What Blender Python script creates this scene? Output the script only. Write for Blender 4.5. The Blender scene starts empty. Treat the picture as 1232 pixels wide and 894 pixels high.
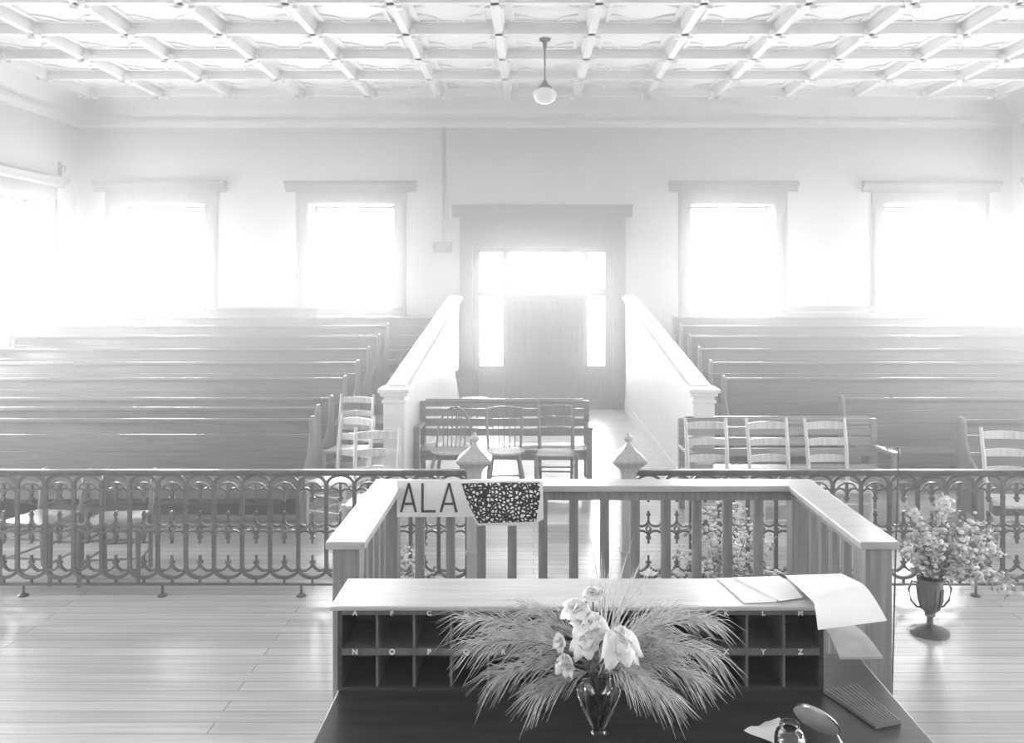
import bpy, bmesh, math, random
from mathutils import Vector, Matrix
random.seed(7)
SC = bpy.context.scene
COL = SC.collection
PI = math.pi
F, CX, CY, H = 1028.0, 642.0, 342.0, 2.2      # focal length and vanishing point in px, eye height

def P(px, py, d):
    return Vector(((px-CX)/F*d, d, H-(py-CY)/F*d))

# ------------------------------------------------------------------ materials
def new_mat(name):
    m = bpy.data.materials.new(name); m.use_nodes = True
    nt = m.node_tree; b = nt.nodes['Principled BSDF']
    return m, nt, b

def g(v): return (v, v, v, 1)

def mat_plain(name, v, rough=.5, var=.12, scale=6, bump=.0, metal=0, spec=.5):
    m, nt, b = new_mat(name)
    b.inputs['Roughness'].default_value = rough; b.inputs['Metallic'].default_value = metal
    b.inputs['Specular IOR Level'].default_value = spec
    tc = nt.nodes.new('ShaderNodeTexCoord'); n = nt.nodes.new('ShaderNodeTexNoise')
    n.inputs['Scale'].default_value = scale; n.inputs['Detail'].default_value = 5
    r = nt.nodes.new('ShaderNodeValToRGB')
    r.color_ramp.elements[0].position = .3; r.color_ramp.elements[1].position = .7
    r.color_ramp.elements[0].color = g(v*(1-var)); r.color_ramp.elements[1].color = g(min(.95, v*(1+var)))
    nt.links.new(tc.outputs['Object'], n.inputs['Vector']); nt.links.new(n.outputs['Fac'], r.inputs['Fac'])
    nt.links.new(r.outputs['Color'], b.inputs['Base Color'])
    if bump:
        bp = nt.nodes.new('ShaderNodeBump'); bp.inputs['Strength'].default_value = bump; bp.inputs['Distance'].default_value = .01
        nt.links.new(n.outputs['Fac'], bp.inputs['Height']); nt.links.new(bp.outputs['Normal'], b.inputs['Normal'])
    return m

def mat_wood(name, v, rough=.3, axis='X', var=.35, scale=3.0, coat=0):
    m, nt, b = new_mat(name)
    b.inputs['Roughness'].default_value = rough
    if coat: b.inputs['Coat Weight'].default_value = coat; b.inputs['Coat Roughness'].default_value = .2
    tc = nt.nodes.new('ShaderNodeTexCoord'); mp = nt.nodes.new('ShaderNodeMapping')
    s = {'X': (1, 14, 14), 'Y': (14, 1, 14), 'Z': (14, 14, 1)}[axis]
    mp.inputs['Scale'].default_value = s
    n = nt.nodes.new('ShaderNodeTexNoise'); n.inputs['Scale'].default_value = scale; n.inputs['Detail'].default_value = 6
    r = nt.nodes.new('ShaderNodeValToRGB')
    r.color_ramp.elements[0].position = .3; r.color_ramp.elements[1].position = .72
    r.color_ramp.elements[0].color = g(v*(1-var)); r.color_ramp.elements[1].color = g(v*(1+var))
    nt.links.new(tc.outputs['Object'], mp.inputs['Vector']); nt.links.new(mp.outputs['Vector'], n.inputs['Vector'])
    nt.links.new(n.outputs['Fac'], r.inputs['Fac']); nt.links.new(r.outputs['Color'], b.inputs['Base Color'])
    bp = nt.nodes.new('ShaderNodeBump'); bp.inputs['Strength'].default_value = .08; bp.inputs['Distance'].default_value = .004
    nt.links.new(n.outputs['Fac'], bp.inputs['Height']); nt.links.new(bp.outputs['Normal'], b.inputs['Normal'])
    return m

def mat_boards(name, v, rough, width=.11, length=3.2):
    m, nt, b = new_mat(name)
    b.inputs['Roughness'].default_value = rough
    tc = nt.nodes.new('ShaderNodeTexCoord')
    br = nt.nodes.new('ShaderNodeTexBrick')
    br.inputs['Scale'].default_value = 1; br.inputs['Brick Width'].default_value = length; br.inputs['Row Height'].default_value = width
    br.inputs['Mortar Size'].default_value = .0035; br.inputs['Mortar Smooth'].default_value = .3
    br.inputs['Color1'].default_value = g(v*.86); br.inputs['Color2'].default_value = g(v*1.12); br.inputs['Mortar'].default_value = g(v*.35)
    mp = nt.nodes.new('ShaderNodeMapping'); mp.inputs['Scale'].default_value = (.7, 16, 1)
    n = nt.nodes.new('ShaderNodeTexNoise'); n.inputs['Scale'].default_value = 2.2; n.inputs['Detail'].default_value = 6
    mx = nt.nodes.new('ShaderNodeMixRGB'); mx.blend_type = 'MULTIPLY'; mx.inputs['Fac'].default_value = .55
    nt.links.new(tc.outputs['Object'], br.inputs['Vector']); nt.links.new(tc.outputs['Object'], mp.inputs['Vector'])
    nt.links.new(mp.outputs['Vector'], n.inputs['Vector'])
    rr = nt.nodes.new('ShaderNodeValToRGB'); rr.color_ramp.elements[0].color = g(.55); rr.color_ramp.elements[1].color = g(1)
    rr.color_ramp.elements[0].position = .3; rr.color_ramp.elements[1].position = .65
    nt.links.new(n.outputs['Fac'], rr.inputs['Fac'])
    nt.links.new(br.outputs['Color'], mx.inputs['Color1']); nt.links.new(rr.outputs['Color'], mx.inputs['Color2'])
    nt.links.new(mx.outputs['Color'], b.inputs['Base Color'])
    bp = nt.nodes.new('ShaderNodeBump'); bp.inputs['Strength'].default_value = .25; bp.inputs['Distance'].default_value = .003; bp.invert = True
    nt.links.new(br.outputs['Fac'], bp.inputs['Height']); nt.links.new(bp.outputs['Normal'], b.inputs['Normal'])
    return m

def mat_glass_pane():
    m = bpy.data.materials.new('window_glass'); m.use_nodes = True; nt = m.node_tree
    nt.nodes.clear()
    o = nt.nodes.new('ShaderNodeOutputMaterial'); t = nt.nodes.new('ShaderNodeBsdfTransparent'); gl = nt.nodes.new('ShaderNodeBsdfGlossy')
    gl.inputs['Roughness'].default_value = .02; mx = nt.nodes.new('ShaderNodeMixShader'); mx.inputs['Fac'].default_value = .06
    n = nt.nodes.new('ShaderNodeTexNoise'); n.inputs['Scale'].default_value = 2
    r = nt.nodes.new('ShaderNodeValToRGB'); r.color_ramp.elements[0].color = g(.92); r.color_ramp.elements[1].color = g(.98)
    nt.links.new(n.outputs['Fac'], r.inputs['Fac']); nt.links.new(r.outputs['Color'], t.inputs['Color'])
    nt.links.new(t.outputs[0], mx.inputs[1]); nt.links.new(gl.outputs[0], mx.inputs[2])
    nt.links.new(mx.outputs[0], o.inputs['Surface'])
    return m

def mat_clear(name, rough=.02, tint=.95):
    m, nt, b = new_mat(name)
    b.inputs['Transmission Weight'].default_value = 1; b.inputs['Roughness'].default_value = rough; b.inputs['IOR'].default_value = 1.6
    n = nt.nodes.new('ShaderNodeTexNoise'); n.inputs['Scale'].default_value = 9
    r = nt.nodes.new('ShaderNodeValToRGB'); r.color_ramp.elements[0].color = g(tint*.93); r.color_ramp.elements[1].color = g(tint)
    nt.links.new(n.outputs['Fac'], r.inputs['Fac']); nt.links.new(r.outputs['Color'], b.inputs['Base Color'])
    return m

def mat_blotch():
    m, nt, b = new_mat('blotted_patch')
    b.inputs['Roughness'].default_value = .7
    tc = nt.nodes.new('ShaderNodeTexCoord'); mp = nt.nodes.new('ShaderNodeMapping'); mp.inputs['Scale'].default_value = (1, .0, 1)
    n = nt.nodes.new('ShaderNodeTexNoise'); n.inputs['Scale'].default_value = 30; n.inputs['Detail'].default_value = 2
    ad = nt.nodes.new('ShaderNodeMixRGB'); ad.blend_type = 'ADD'; ad.inputs['Fac'].default_value = .02
    v = nt.nodes.new('ShaderNodeTexVoronoi'); v.feature = 'DISTANCE_TO_EDGE'; v.inputs['Scale'].default_value = 46
    r = nt.nodes.new('ShaderNodeValToRGB'); r.color_ramp.interpolation = 'LINEAR'
    r.color_ramp.elements[0].position = .17; r.color_ramp.elements[1].position = .24
    r.color_ramp.elements[0].color = g(.006); r.color_ramp.elements[1].color = g(.85)
    nt.links.new(tc.outputs['Object'], mp.inputs['Vector']); nt.links.new(mp.outputs['Vector'], n.inputs['Vector'])
    nt.links.new(mp.outputs['Vector'], ad.inputs['Color1']); nt.links.new(n.outputs['Color'], ad.inputs['Color2'])
    nt.links.new(ad.outputs['Color'], v.inputs['Vector']); nt.links.new(v.outputs['Distance'], r.inputs['Fac'])
    nt.links.new(r.outputs['Color'], b.inputs['Base Color'])
    return m

M = dict(
    plaster=mat_plain('plaster', .54, .75, .03, 1.5, .05),
    ceiling=mat_plain('pressed_metal_ceiling', .82, .55, .04, 2.0, .05),
    white_paint=mat_plain('white_paint', .74, .45, .03, 3),
    trim=mat_wood('trim_wood', .17, .4, 'Z', .2),
    door=mat_wood('door_wood', .16, .35, 'Z', .3),
    pew=mat_wood('pew_wood', .13, .33, 'X', .3, coat=.35),
    pew_end=mat_wood('pew_end_wood', .20, .32, 'Z', .25, coat=.3),
    bench=mat_wood('bench_wood', .24, .3, 'X', .25, coat=.4),
    chair=mat_wood('chair_wood', .58, .35, 'Z', .2, coat=.3),
    dark_chair=mat_wood('dark_chair_wood', .22, .35, 'Z', .25, coat=.3),
    cane=mat_plain('cane_seat', .55, .3, .2, 60, .2),
    floor=mat_boards('floor_boards', .52, .30),
    tier=mat_boards('tier_boards', .30, .4),
    iron=mat_plain('cast_iron', .10, .36, .3, 20, .1, 0),
    rail=mat_wood('rail_top_wood', .42, .28, 'X', .15, coat=.5),
    post=mat_wood('gate_post_wood', .42, .35, 'Z', .15, coat=.3),
    baluster=mat_wood('baluster_wood', .25, .4, 'Z', .25),
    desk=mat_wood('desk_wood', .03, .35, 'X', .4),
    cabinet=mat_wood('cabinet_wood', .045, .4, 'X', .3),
    cabtop=mat_wood('cabinet_top_wood', .50, .3, 'X', .15, coat=.4),
    cabedge=mat_wood('cabinet_edge_wood', .15, .4, 'Z', .2),
    card=mat_plain('white_card', .85, .6, .02, 4),
    paper=mat_plain('paper', .88, .6, .03, 8),
    pad=mat_plain('dark_pad', .24, .55, .15, 20),
    grey_paper=mat_plain('grey_paper', .45, .6, .12, 20),
    ink=mat_plain('letter_paint', .07, .6, .15, 30),
    letter=mat_plain('white_letter_paint', .85, .6, .05, 30),
    pane=mat_glass_pane(), clear=mat_clear('clear_glass'),
    milk=mat_plain('milk_glass', .9, .12, .02, 5),
    brass=mat_plain('dark_brass', .12, .35, .2, 12, 0, .7),
    steel=mat_plain('bright_metal', .55, .25, .1, 14, 0, 1),
    urn=mat_plain('silver_urn', .20, .28, .2, 14, .05, .85),
    needle=mat_plain('pine_needles', .62, .45, .35, 30),
    leaf=mat_plain('leaf', .30, .5, .4, 25),
    petal=mat_plain('petal', .74, .55, .04, 20, .1),
    stem=mat_plain('stem', .22, .5, .2, 20),
    blotch=mat_blotch(), box=mat_plain('box_metal', .3, .5, .1, 10), conduit=mat_plain('conduit', .42, .5, .05, 10),
    bark=mat_plain('basket', .2, .6, .3, 40, .3),
)

# ------------------------------------------------------------------ mesh builder
class MB:
    def __init__(s): s.bm = bmesh.new()
    def quadgrid(s, rows, closed=False, cap=False):
        vs = [[s.bm.verts.new(p) for p in r] for r in rows]
        n = len(rows[0])
        for a, b in zip(vs, vs[1:]):
            for i in range(n if closed else n-1):
                j = (i+1) % n
                try: s.bm.faces.new((a[i], a[j], b[j], b[i]))
                except ValueError: pass
        if cap and closed:
            for r in (vs[0], vs[-1]):
                try: s.bm.faces.new(r)
                except ValueError: pass
        return s
    def box(s, x0, x1, y0, y1, z0, z1, mat=None):
        c = [Vector((x, y, z)) for z in (z0, z1) for y in (y0, y1) for x in (x0, x1)]
        if mat: c = [mat @ v for v in c]
        v = [s.bm.verts.new(p) for p in c]
        for f in ((0,2,3,1),(4,5,7,6),(0,1,5,4),(2,6,7,3),(0,4,6,2),(1,3,7,5)): s.bm.faces.new([v[i] for i in f])
        return s
    def bar(s, a, b, w, d=None, up=(0,0,1)):
        a, b = Vector(a), Vector(b); d = d or w
        t = (b-a).normalized(); up = Vector(up)
        if abs(t.dot(up)) > .98: up = Vector((0,1,0))
        u = t.cross(up).normalized(); v = u.cross(t).normalized()
        rows = [[p+u*sx*w/2+v*sy*d/2 for sx, sy in ((-1,-1),(1,-1),(1,1),(-1,1))] for p in (a, b)]
        return s.quadgrid(rows, True, True)
    def tube(s, pts, r, n=8, cap=True):
        pts = [Vector(p) for p in pts]
        rs = r if isinstance(r, (list, tuple)) else [r]*len(pts)
        t0 = (pts[1]-pts[0]).normalized()
        ref = Vector((0,0,1)) if abs(t0.z) < .9 else Vector((1,0,0))
        rows = []
        for i, p in enumerate(pts):
            t = (pts[min(i+1, len(pts)-1)]-pts[max(i-1, 0)]).normalized()
            u = t.cross(ref)
            if u.length < 1e-4: u = t.cross(Vector((0,1,0)))
            u.normalize(); v = u.cross(t)
            rows.append([p+(u*math.cos(2*PI*k/n)+v*math.sin(2*PI*k/n))*rs[i] for k in range(n)])
        return s.quadgrid(rows, True, cap)
    def lathe(s, prof, n=24, c=(0,0,0), cap=True):
        c = Vector(c)
        rows = [[c+Vector((r*math.cos(2*PI*k/n), r*math.sin(2*PI*k/n), z)) for k in range(n)] for r, z in prof]
        return s.quadgrid(rows, True, cap)
    def ribbon(s, pts, w, y0, y1):
        # a flat bar following 2-D points (x, z), between depths y0 and y1
        n = len(pts); rows = []
        for i, (x, z) in enumerate(pts):
            a = pts[max(0, i-1)]; b = pts[min(n-1, i+1)]
            dx, dz = b[0]-a[0], b[1]-a[1]; l = math.hypot(dx, dz) or 1
            nx, nz = -dz/l*w/2, dx/l*w/2
            rows.append([(x+nx, y0, z+nz), (x-nx, y0, z-nz), (x-nx, y1, z-nz), (x+nx, y1, z+nz)])
        return s.quadgrid(rows, True, True)
    def prism(s, poly, axis, a, b):
        # extrude a 2-D polygon along an axis: 'X' -> (y,z), 'Y' -> (x,z), 'Z' -> (x,y)
        f = {'X': lambda p, t: (t, p[0], p[1]), 'Y': lambda p, t: (p[0], t, p[1]), 'Z': lambda p, t: (p[0], p[1], t)}[axis]
        return s.quadgrid([[f(p, a) for p in poly], [f(p, b) for p in poly]], True, True)
    def build(s, name, mat, parent=None, smooth=False, bevel=0, loc=None):
        bmesh.ops.recalc_face_normals(s.bm, faces=s.bm.faces)
        me = bpy.data.meshes.new(name); s.bm.to_mesh(me); s.bm.free()
        if smooth:
            for p in me.polygons: p.use_smooth = True
        me.materials.append(mat)
        o = bpy.data.objects.new(name, me); COL.objects.link(o)
        if parent: o.parent = parent
        if loc: o.location = loc
        if bevel:
            m = o.modifiers.new('edge', 'BEVEL'); m.width = bevel; m.segments = 2; m.limit_method = 'ANGLE'; m.angle_limit = .7
        if smooth: 
            m = o.modifiers.new('flat', 'EDGE_SPLIT'); m.split_angle = .8
        return o

def tag(o, label, cat, group=None, kind=None):
    o['label'] = label; o['category'] = cat
    if group: o['group'] = group
    if kind: o['kind'] = kind
    return o
def thing(name, label, cat, loc=(0,0,0), rz=0, group=None):
    o = bpy.data.objects.new(name, None); COL.objects.link(o); o.location = loc; o.rotation_euler = (0, 0, rz)
    o.empty_display_size = .1
    return tag(o, label, cat, group)
def struct(o, label=None):
    o['kind'] = 'structure'
    if label: o['label'] = label; o['category'] = o.name.split('_')[0]
    return o
def sempty(name, loc=(0,0,0), rz=0, label=None):
    o = bpy.data.objects.new(name, None); COL.objects.link(o); o.location = loc; o.rotation_euler = (0,0,rz); o.empty_display_size = .1
    return struct(o, label)
def dup(root, loc, rz, label, group=None):
    r = root.copy(); COL.objects.link(r); r.location = loc; r.rotation_euler = (0,0,rz); r['label'] = label
    if group: r['group'] = group
    for ch in list(root.children):
        c = ch.copy(); COL.objects.link(c); c.parent = r
        for q in list(ch.children):
            d = q.copy(); COL.objects.link(d); d.parent = c
    return r

def text_mesh(txt, size, mat, name, parent, loc, depth=.001):
    cu = bpy.data.curves.new('t', 'FONT'); cu.body = txt; cu.size = size; cu.extrude = depth; cu.offset = size*.035; cu.align_x = 'CENTER'; cu.align_y = 'CENTER'
    to = bpy.data.objects.new('t', cu); COL.objects.link(to)
    dg = bpy.context.evaluated_depsgraph_get(); dg.update()
    me = bpy.data.meshes.new_from_object(to.evaluated_get(dg))
    bpy.data.objects.remove(to); bpy.data.curves.remove(cu)
    me.transform(Matrix.Rotation(PI/2, 4, 'X'))
    me.materials.clear(); me.materials.append(mat)
    o = bpy.data.objects.new(name, me); COL.objects.link(o); o.parent = parent; o.location = loc
    return o

# ------------------------------------------------------------------ room shell
XL, XR, YB, YF, ZC = -8.0, 8.4, 15.0, -2.6, 5.42
WT = .5
def wall_mesh(u0, u1, z0, z1, openings):
    """boxes of a wall in local coords: u along, 0..WT outwards, with openings (u0,u1,z0,z1) left out"""
    mb = MB()
    us = sorted({u0, u1, *[o[0] for o in openings], *[o[1] for o in openings]})
    for a, b in zip(us, us[1:]):
        mid = (a+b)/2; cuts = sorted([(o[2], o[3]) for o in openings if o[0] < mid < o[1]])
        z = z0
        for c0, c1 in cuts:
            if c0 > z: mb.box(a, b, 0, WT, z, c0)
            z = c1
        if z < z1: mb.box(a, b, 0, WT, z, z1)
    return mb

back_wins = [(-7.30, -5.76), (-3.96, -2.44), (2.75, 4.24), (6.14, 7.78)]
WZ0, WZ1 = 1.45, 3.62
door_op = (-1.08, 1.40, 0.0, 2.86)
wb = wall_mesh(XL-WT, XR+WT, -.3, 5.7, [(a, b, WZ0, WZ1) for a, b in back_wins]+[door_op]).build('wall_back', M['plaster'], loc=(0, YB, 0))
struct(wb)
side_y = [13.25, 9.2, 5.2, 1.2]  # only the farthest pair is seen; nearer windows added to light the foreground
SW = .84
SZ0 = 1.15
wl = wall_mesh(YF-WT, YB, -.3, 5.7, [(y-SW, y+SW, SZ0, WZ1) for y in side_y]).build('wall_left', M['plaster'])
wl.location = (XL, 0, 0); wl.rotation_euler = (0, 0, PI/2); struct(wl)
wr = wall_mesh(-YB, -YF+WT, -.3, 5.7, [(-y-SW, -y+SW, SZ0, WZ1) for y in side_y]).build('wall_right', M['plaster'])
wr.location = (XR, 0, 0); wr.rotation_euler = (0, 0, -PI/2); struct(wr)
struct(MB().box(XL-WT, XR+WT, YF-.3, YF, -.3, 5.7).build('wall_front', M['plaster']))
struct(MB().box(XL-WT, XR+WT, YF-.3, YB+WT, -.3, 0).build('floor', M['floor']))

# ceiling: panels, cove round the room, ribs and bosses
mb = MB(); rows = []
CI = .82
for k in range(9):
    a = k/8*PI/2
    o = CI*(1-math.cos(a)); z = 5.04+(ZC-5.04)*math.sin(a)
    rows.append([(XL+o, YF+o, z), (XR-o, YF+o, z), (XR-o, YB-o, z), (XL+o, YB-o, z)])
mb.quadgrid(rows, True)
mb.box(XL-WT, XR+WT, YF-.3, YB+WT, ZC, ZC+.3)
ceil = struct(mb.build('ceiling', M['ceiling']))
ribX = [-.43+1.155*j for j in range(-6, 8)]
ribY = [14.12-1.167*k for k in range(14)]
xa, xb, ya, yb = XL+.62, XR-.62, YF+.8, 14.2
mb = MB()
prof = [(-.075, ZC), (-.06, 5.34), (-.045, 5.30), (.045, 5.30), (.06, 5.34), (.075, ZC)]
for x in ribX:
    if x < xa or x > xb: continue
    mb.prism([(x+p[0], p[1]) for p in prof], 'Y', ya, yb)
mb.build('long_rib', M['ceiling'], ceil)
mb = MB()
for y in ribY:
    if y < ya: continue
    mb.prism([(y+p[0], p[1]) for p in prof], 'X', xa, xb)
mb.build('cross_rib', M['ceiling'], ceil)
mb = MB(); mp = MB()
for y in ribY:
    for x in ribX:
        if x < xa or x > xb or y < ya: continue
        for sx, sy in ((1,1),(1,-1),(-1,1),(-1,-1)):
            mb.box(x+sx*.085-.03, x+sx*.085+.03, y+sy*.085-.03, y+sy*.085+.03, 5.27, 5.35)
        # moulded frame and corner leaf inside each panel
        x0, x1, y0, y1 = x+.17, x+.985, y+.17, y+.997
        if x1 < xb and y1 < yb:
            for (p, q) in (((x0,y0),(x1,y0)),((x1,y0),(x1,y1)),((x1,y1),(x0,y1)),((x0,y1),(x0,y0))):
                mp.bar((p[0],p[1],ZC-.008),(q[0],q[1],ZC-.008), .05, .022)
            for cx_, cy_, ax, ay in ((x0,y0,1,1),(x1,y0,-1,1),(x1,y1,-1,-1),(x0,y1,1,-1)):
                mp.tube([(cx_+ax*.26*math.cos(t)*1, cy_+ay*.26*math.sin(t), ZC-.006) for t in [PI/2*i/5 for i in range(6)]], .016, 5)
mb.build('boss', M['ceiling'], ceil); mp.build('panel_moulding', M['ceiling'], ceil)
# cornice moulding at the foot of the cove
def cornice(name, lo, hi, fixed, axis):
    prof = [(0,4.94),(.03,4.95),(.04,4.99),(.09,5.02),(.10,5.06),(.0,5.07)]
    mb = MB()
    if axis == 'X': mb.prism([(fixed-p[0], p[1]) for p in prof], 'X', lo, hi)
    else:
        sg = 1 if fixed < 0 else -1
        mb.prism([(fixed+sg*p[0], p[1]) for p in prof], 'Y', lo, hi)
    return struct(mb.build(name, M['white_paint']))
cornice('trim_1', XL, XR, YB, 'X'); cornice('trim_2', YF, YB, XL, 'Y'); cornice('trim_3', YF, YB, XR, 'Y')

# ------------------------------------------------------------------ windows
def portal(loc, rz, w, h):
    l = bpy.data.lights.new('sky_portal', 'AREA'); l.shape = 'RECTANGLE'; l.size = w; l.size_y = h
    l.cycles.is_portal = True
    o = bpy.data.objects.new('sky_portal', l); COL.objects.link(o)
    d = Vector((0,-1,0)); d.rotate(Matrix.Rotation(rz, 3, 'Z'))
    o.location = loc; o.rotation_euler = d.to_track_quat('-Z', 'Y').to_euler()

def window(n, loc, rz, w, z0, z1):
    """local: x along the wall, +y outwards, z up from the floor"""
    r = sempty('window_%d' % n, loc, rz)
    a = w/2
    mb = MB(); c = .21
    mb.box(-a-c, -a, -.035, 0, z0-.12, z1+.02); mb.box(a, a+c, -.035, 0, z0-.12, z1+.02)
    mb.box(-a-c+.03, -a-c+.06, -.055, -.035, z0-.1, z1); mb.box(a+c-.06, a+c-.03, -.055, -.035, z0-.1, z1)
    mb.box(-a-c, a+c, -.035, 0, z1, z1+.2)
    mb.build('casing', M['trim'], r, bevel=.006)
    mb = MB()
    mb.prism([(0, z1+.2), (-.06, z1+.2), (-.07, z1+.24), (-.13, z1+.30), (-.16, z1+.33), (-.16, z1+.38), (0, z1+.40)], 'X', -a-c-.17, a+c+.17)
    mb.build('head_cap', M['trim'], r)
    mb = MB(); mb.box(-a-c-.05, a+c+.05, -.12, .3, z0-.05, z0); mb.box(-a-c, a+c, -.03, 0, z0-.22, z0-.05)
    mb.build('window_sill', M['trim'], r, bevel=.006)
    mb = MB(); e = .018
    mb.box(-a, -a+e, 0, .46, z0, z1); mb.box(a-e, a, 0, .46, z0, z1); mb.box(-a, a, 0, .46, z1-e, z1)
    for y in (.22, .30, .40):
        mb.box(-a+e, -a+e+.02, y-.012, y+.012, z0, z1); mb.box(a-e-.02, a-e, y-.012, y+.012, z0, z1)
    mb.build('jamb', M['trim'], r)
    zm = (z0+z1)/2
    for nm, y, b0, b1 in (('upper_sash', .385, zm-.02, z1-e), ('lower_sash', .335, z0, zm+.03)):
        mb = MB(); s = .055; x0, x1 = -a+e+.004, a-e-.004
        mb.box(x0, x0+s, y-.02, y+.02, b0, b1); mb.box(x1-s, x1, y-.02, y+.02, b0, b1)
        mb.box(x0+s, x1-s, y-.02, y+.02, b0, b0+.05); mb.box(x0+s, x1-s, y-.02, y+.02, b1-.045, b1)
        so = mb.build(nm, M['trim'], r)
        MB().box(x0+s, x1-s, y-.003, y+.003, b0+.05, b1-.045).build('pane', M['pane'], so)
    off = Vector((0, .46, 0)); off.rotate(Matrix.Rotation(rz, 3, 'Z'))
    portal(Vector(loc)+off+Vector((0,0,(z0+z1)/2)), rz, w, z1-z0)
    return r
n = 1
for a, b in back_wins:
    window(n, ((a+b)/2, YB, 0), 0, b-a, WZ0, WZ1); n += 1
for y in side_y:  # all but the farthest window are unseen, added as light sources
    window(n, (XL, y, 0), PI/2, 2*SW, SZ0, WZ1); n += 1
for y in side_y:  # same here: unseen nearer windows added for their light
    window(n, (XR, y, 0), -PI/2, 2*SW, SZ0, WZ1); n += 1

# ------------------------------------------------------------------ entrance door
dr = sempty('door_1', (.155, YB, 0))
mb = MB(); A = 1.45
mb.box(-A, -1.225, -.06, .02, 0, 3.37); mb.box(1.235, A, -.06, .02, 0, 3.37); mb.box(-A, A, -.05, .02, 2.85, 3.37)
mb.box(-A+.05, A-.05, -.075, -.05, 2.9, 2.94); mb.box(-A+.05, A-.05, -.075, -.05, 3.28, 3.32)
mb.build('casing', M['trim'], dr, bevel=.006)
MB().prism([(.0,3.37),(-.07,3.37),(-.08,3.42),(-.15,3.50),(-.18,3.52),(-.18,3.58),(0,3.6)], 'X', -A-.12, A+.12).build('head_cap', M['trim'], dr)
# frame: mullions, transom bar
FX = [(-1.23, -1.10), (-.70, -.60), (.70, .80), (1.10, 1.24)]
mb = MB()
for a, b in FX: mb.box(a, b, .06, .18, 0, 2.86)
mb.box(-1.23, 1.24, .05, .19, 1.99, 2.13); mb.box(-1.23, 1.24, .06, .18, 2.76, 2.86)
for a, b in ((-1.1, -.7), (.8, 1.1)):
    mb.box(a, b, .08, .16, 0, .76)
    mb.box(a+.06, b-.06, .065, .08, .14, .62)
mb.build('frame', M['door'], dr, bevel=.005)
mb = MB()
for a, b, c, d in ((-1.10,-.70,2.13,2.76),(-.60,.70,2.13,2.76),(.80,1.10,2.13,2.76),(-1.10,-.70,.76,1.99),(.80,1.10,.76,1.99)):
    mb.box(a, b, .115, .121, c, d)
mb.build('pane', M['pane'], dr)
for s in (-1, 1):
    x0, x1 = (-.60, .05) if s < 0 else (.05, .70)
    mb = MB(); mb.box(x0, x1, .10, .15, .01, 1.99)
    w = x1-x0
    for (u0, u1) in ((.10, .45), (.55, .90)):
        for z0, z1 in ((.15, .75), (.95, 1.45), (1.55, 1.9)):
            mb.box(x0+w*u0, x0+w*u1, .085, .10, z0, z1)
            mb.box(x0+w*u0+.03, x0+w*u1-.03, .075, .086, z0+.03, z1-.03)
    if s < 0: mb.box(.03, .07, .09, .10, .01, 1.99)
    lf = mb.build('door_leaf', M['door'], dr, bevel=.005)
    if s > 0:
        MB().lathe([(.0,0),(.028,.006),(.03,.03),(.02,.045),(.0,.05)], 12).build('door_knob', M['brass'], lf, True, loc=(x0+.06, .10, .98)).rotation_euler = (PI/2, 0, 0)
portal((.15, YB+.49, 1.8), 0, 2.4, 2.0)

# ------------------------------------------------------------------ raked tiers and aisle half-walls
ROW_Y = [8.0+.75*k for k in range(10)]
ROW_Z = [0, 0, 0, .14, .26, .38, .51, .63, .73, .86]
HL, HR = (-1.44, -1.30), (1.60, 1.74)
def tiers(name, x0, x1):
    mb = MB()
    for k in range(3, 10):
        y0 = ROW_Y[k]-.56
        y1 = YB if k == 9 else ROW_Y[k+1]-.56
        mb.box(x0, x1, y0, y1, 0, ROW_Z[k]-.03)
        mb.box(x0, x1, y0-.02, y1, ROW_Z[k]-.03, ROW_Z[k])
    return struct(mb.build(name, M['tier']))
tiers('floor_left', XL, HL[0]); tiers('floor_right', HR[1], XR)

WY0 = 8.6
def half_wall(name, x0, x1, sgn):
    r = sempty(name)
    z = lambda y: 1.13+(y-8.5)*(1.97-1.13)/6.5
    poly = [(WY0, 0), (YB-.03, 0), (YB-.03, z(YB)-.05), (WY0, z(WY0)-.05)]
    MB().prism(poly, 'X', x0, x1).build('panel', M['white_paint'], r)
    mb = MB(); xc = (x0+x1)/2
    for w, a, b in ((.20, -.05, -.02), (.26, -.02, .025), (.17, .025, .05)):
        mb.prism([(WY0-.02, z(WY0)+a), (YB-.03, z(YB)+a), (YB-.03, z(YB)+b), (WY0-.02, z(WY0)+b)], 'X', xc-w/2, xc+w/2)
    mb.build('cap_rail', M['white_paint'], r, bevel=.008)
    mb = MB()
    mb.box(x0-.012, x1+.012, WY0, YB-.07, 0, .16)
    mb.build('skirting', M['white_paint'], r)
    mb = MB(); p = .105
    mb.box(xc-p, xc+p, WY0-.22, WY0, 0, 1.10)
    mb.box(xc-p-.02, xc+p+.02, WY0-.24, WY0+.02, 0, .18)
    mb.box(xc-p-.015, xc+p+.015, WY0-.235, WY0+.015, 1.03, 1.06)
    mb.box(xc-p-.03, xc+p+.03, WY0-.25, WY0+.03, 1.10, 1.135)
    mb.box(xc-p-.05, xc+p+.05, WY0-.27, WY0+.05, 1.135, 1.175)
    mb.build('post', M['white_paint'], r, bevel=.008)
    return r
half_wall('wall_aisle_left', HL[0], HL[1], 1)
half_wall('wall_aisle_right', HR[0], HR[1], -1)

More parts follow.
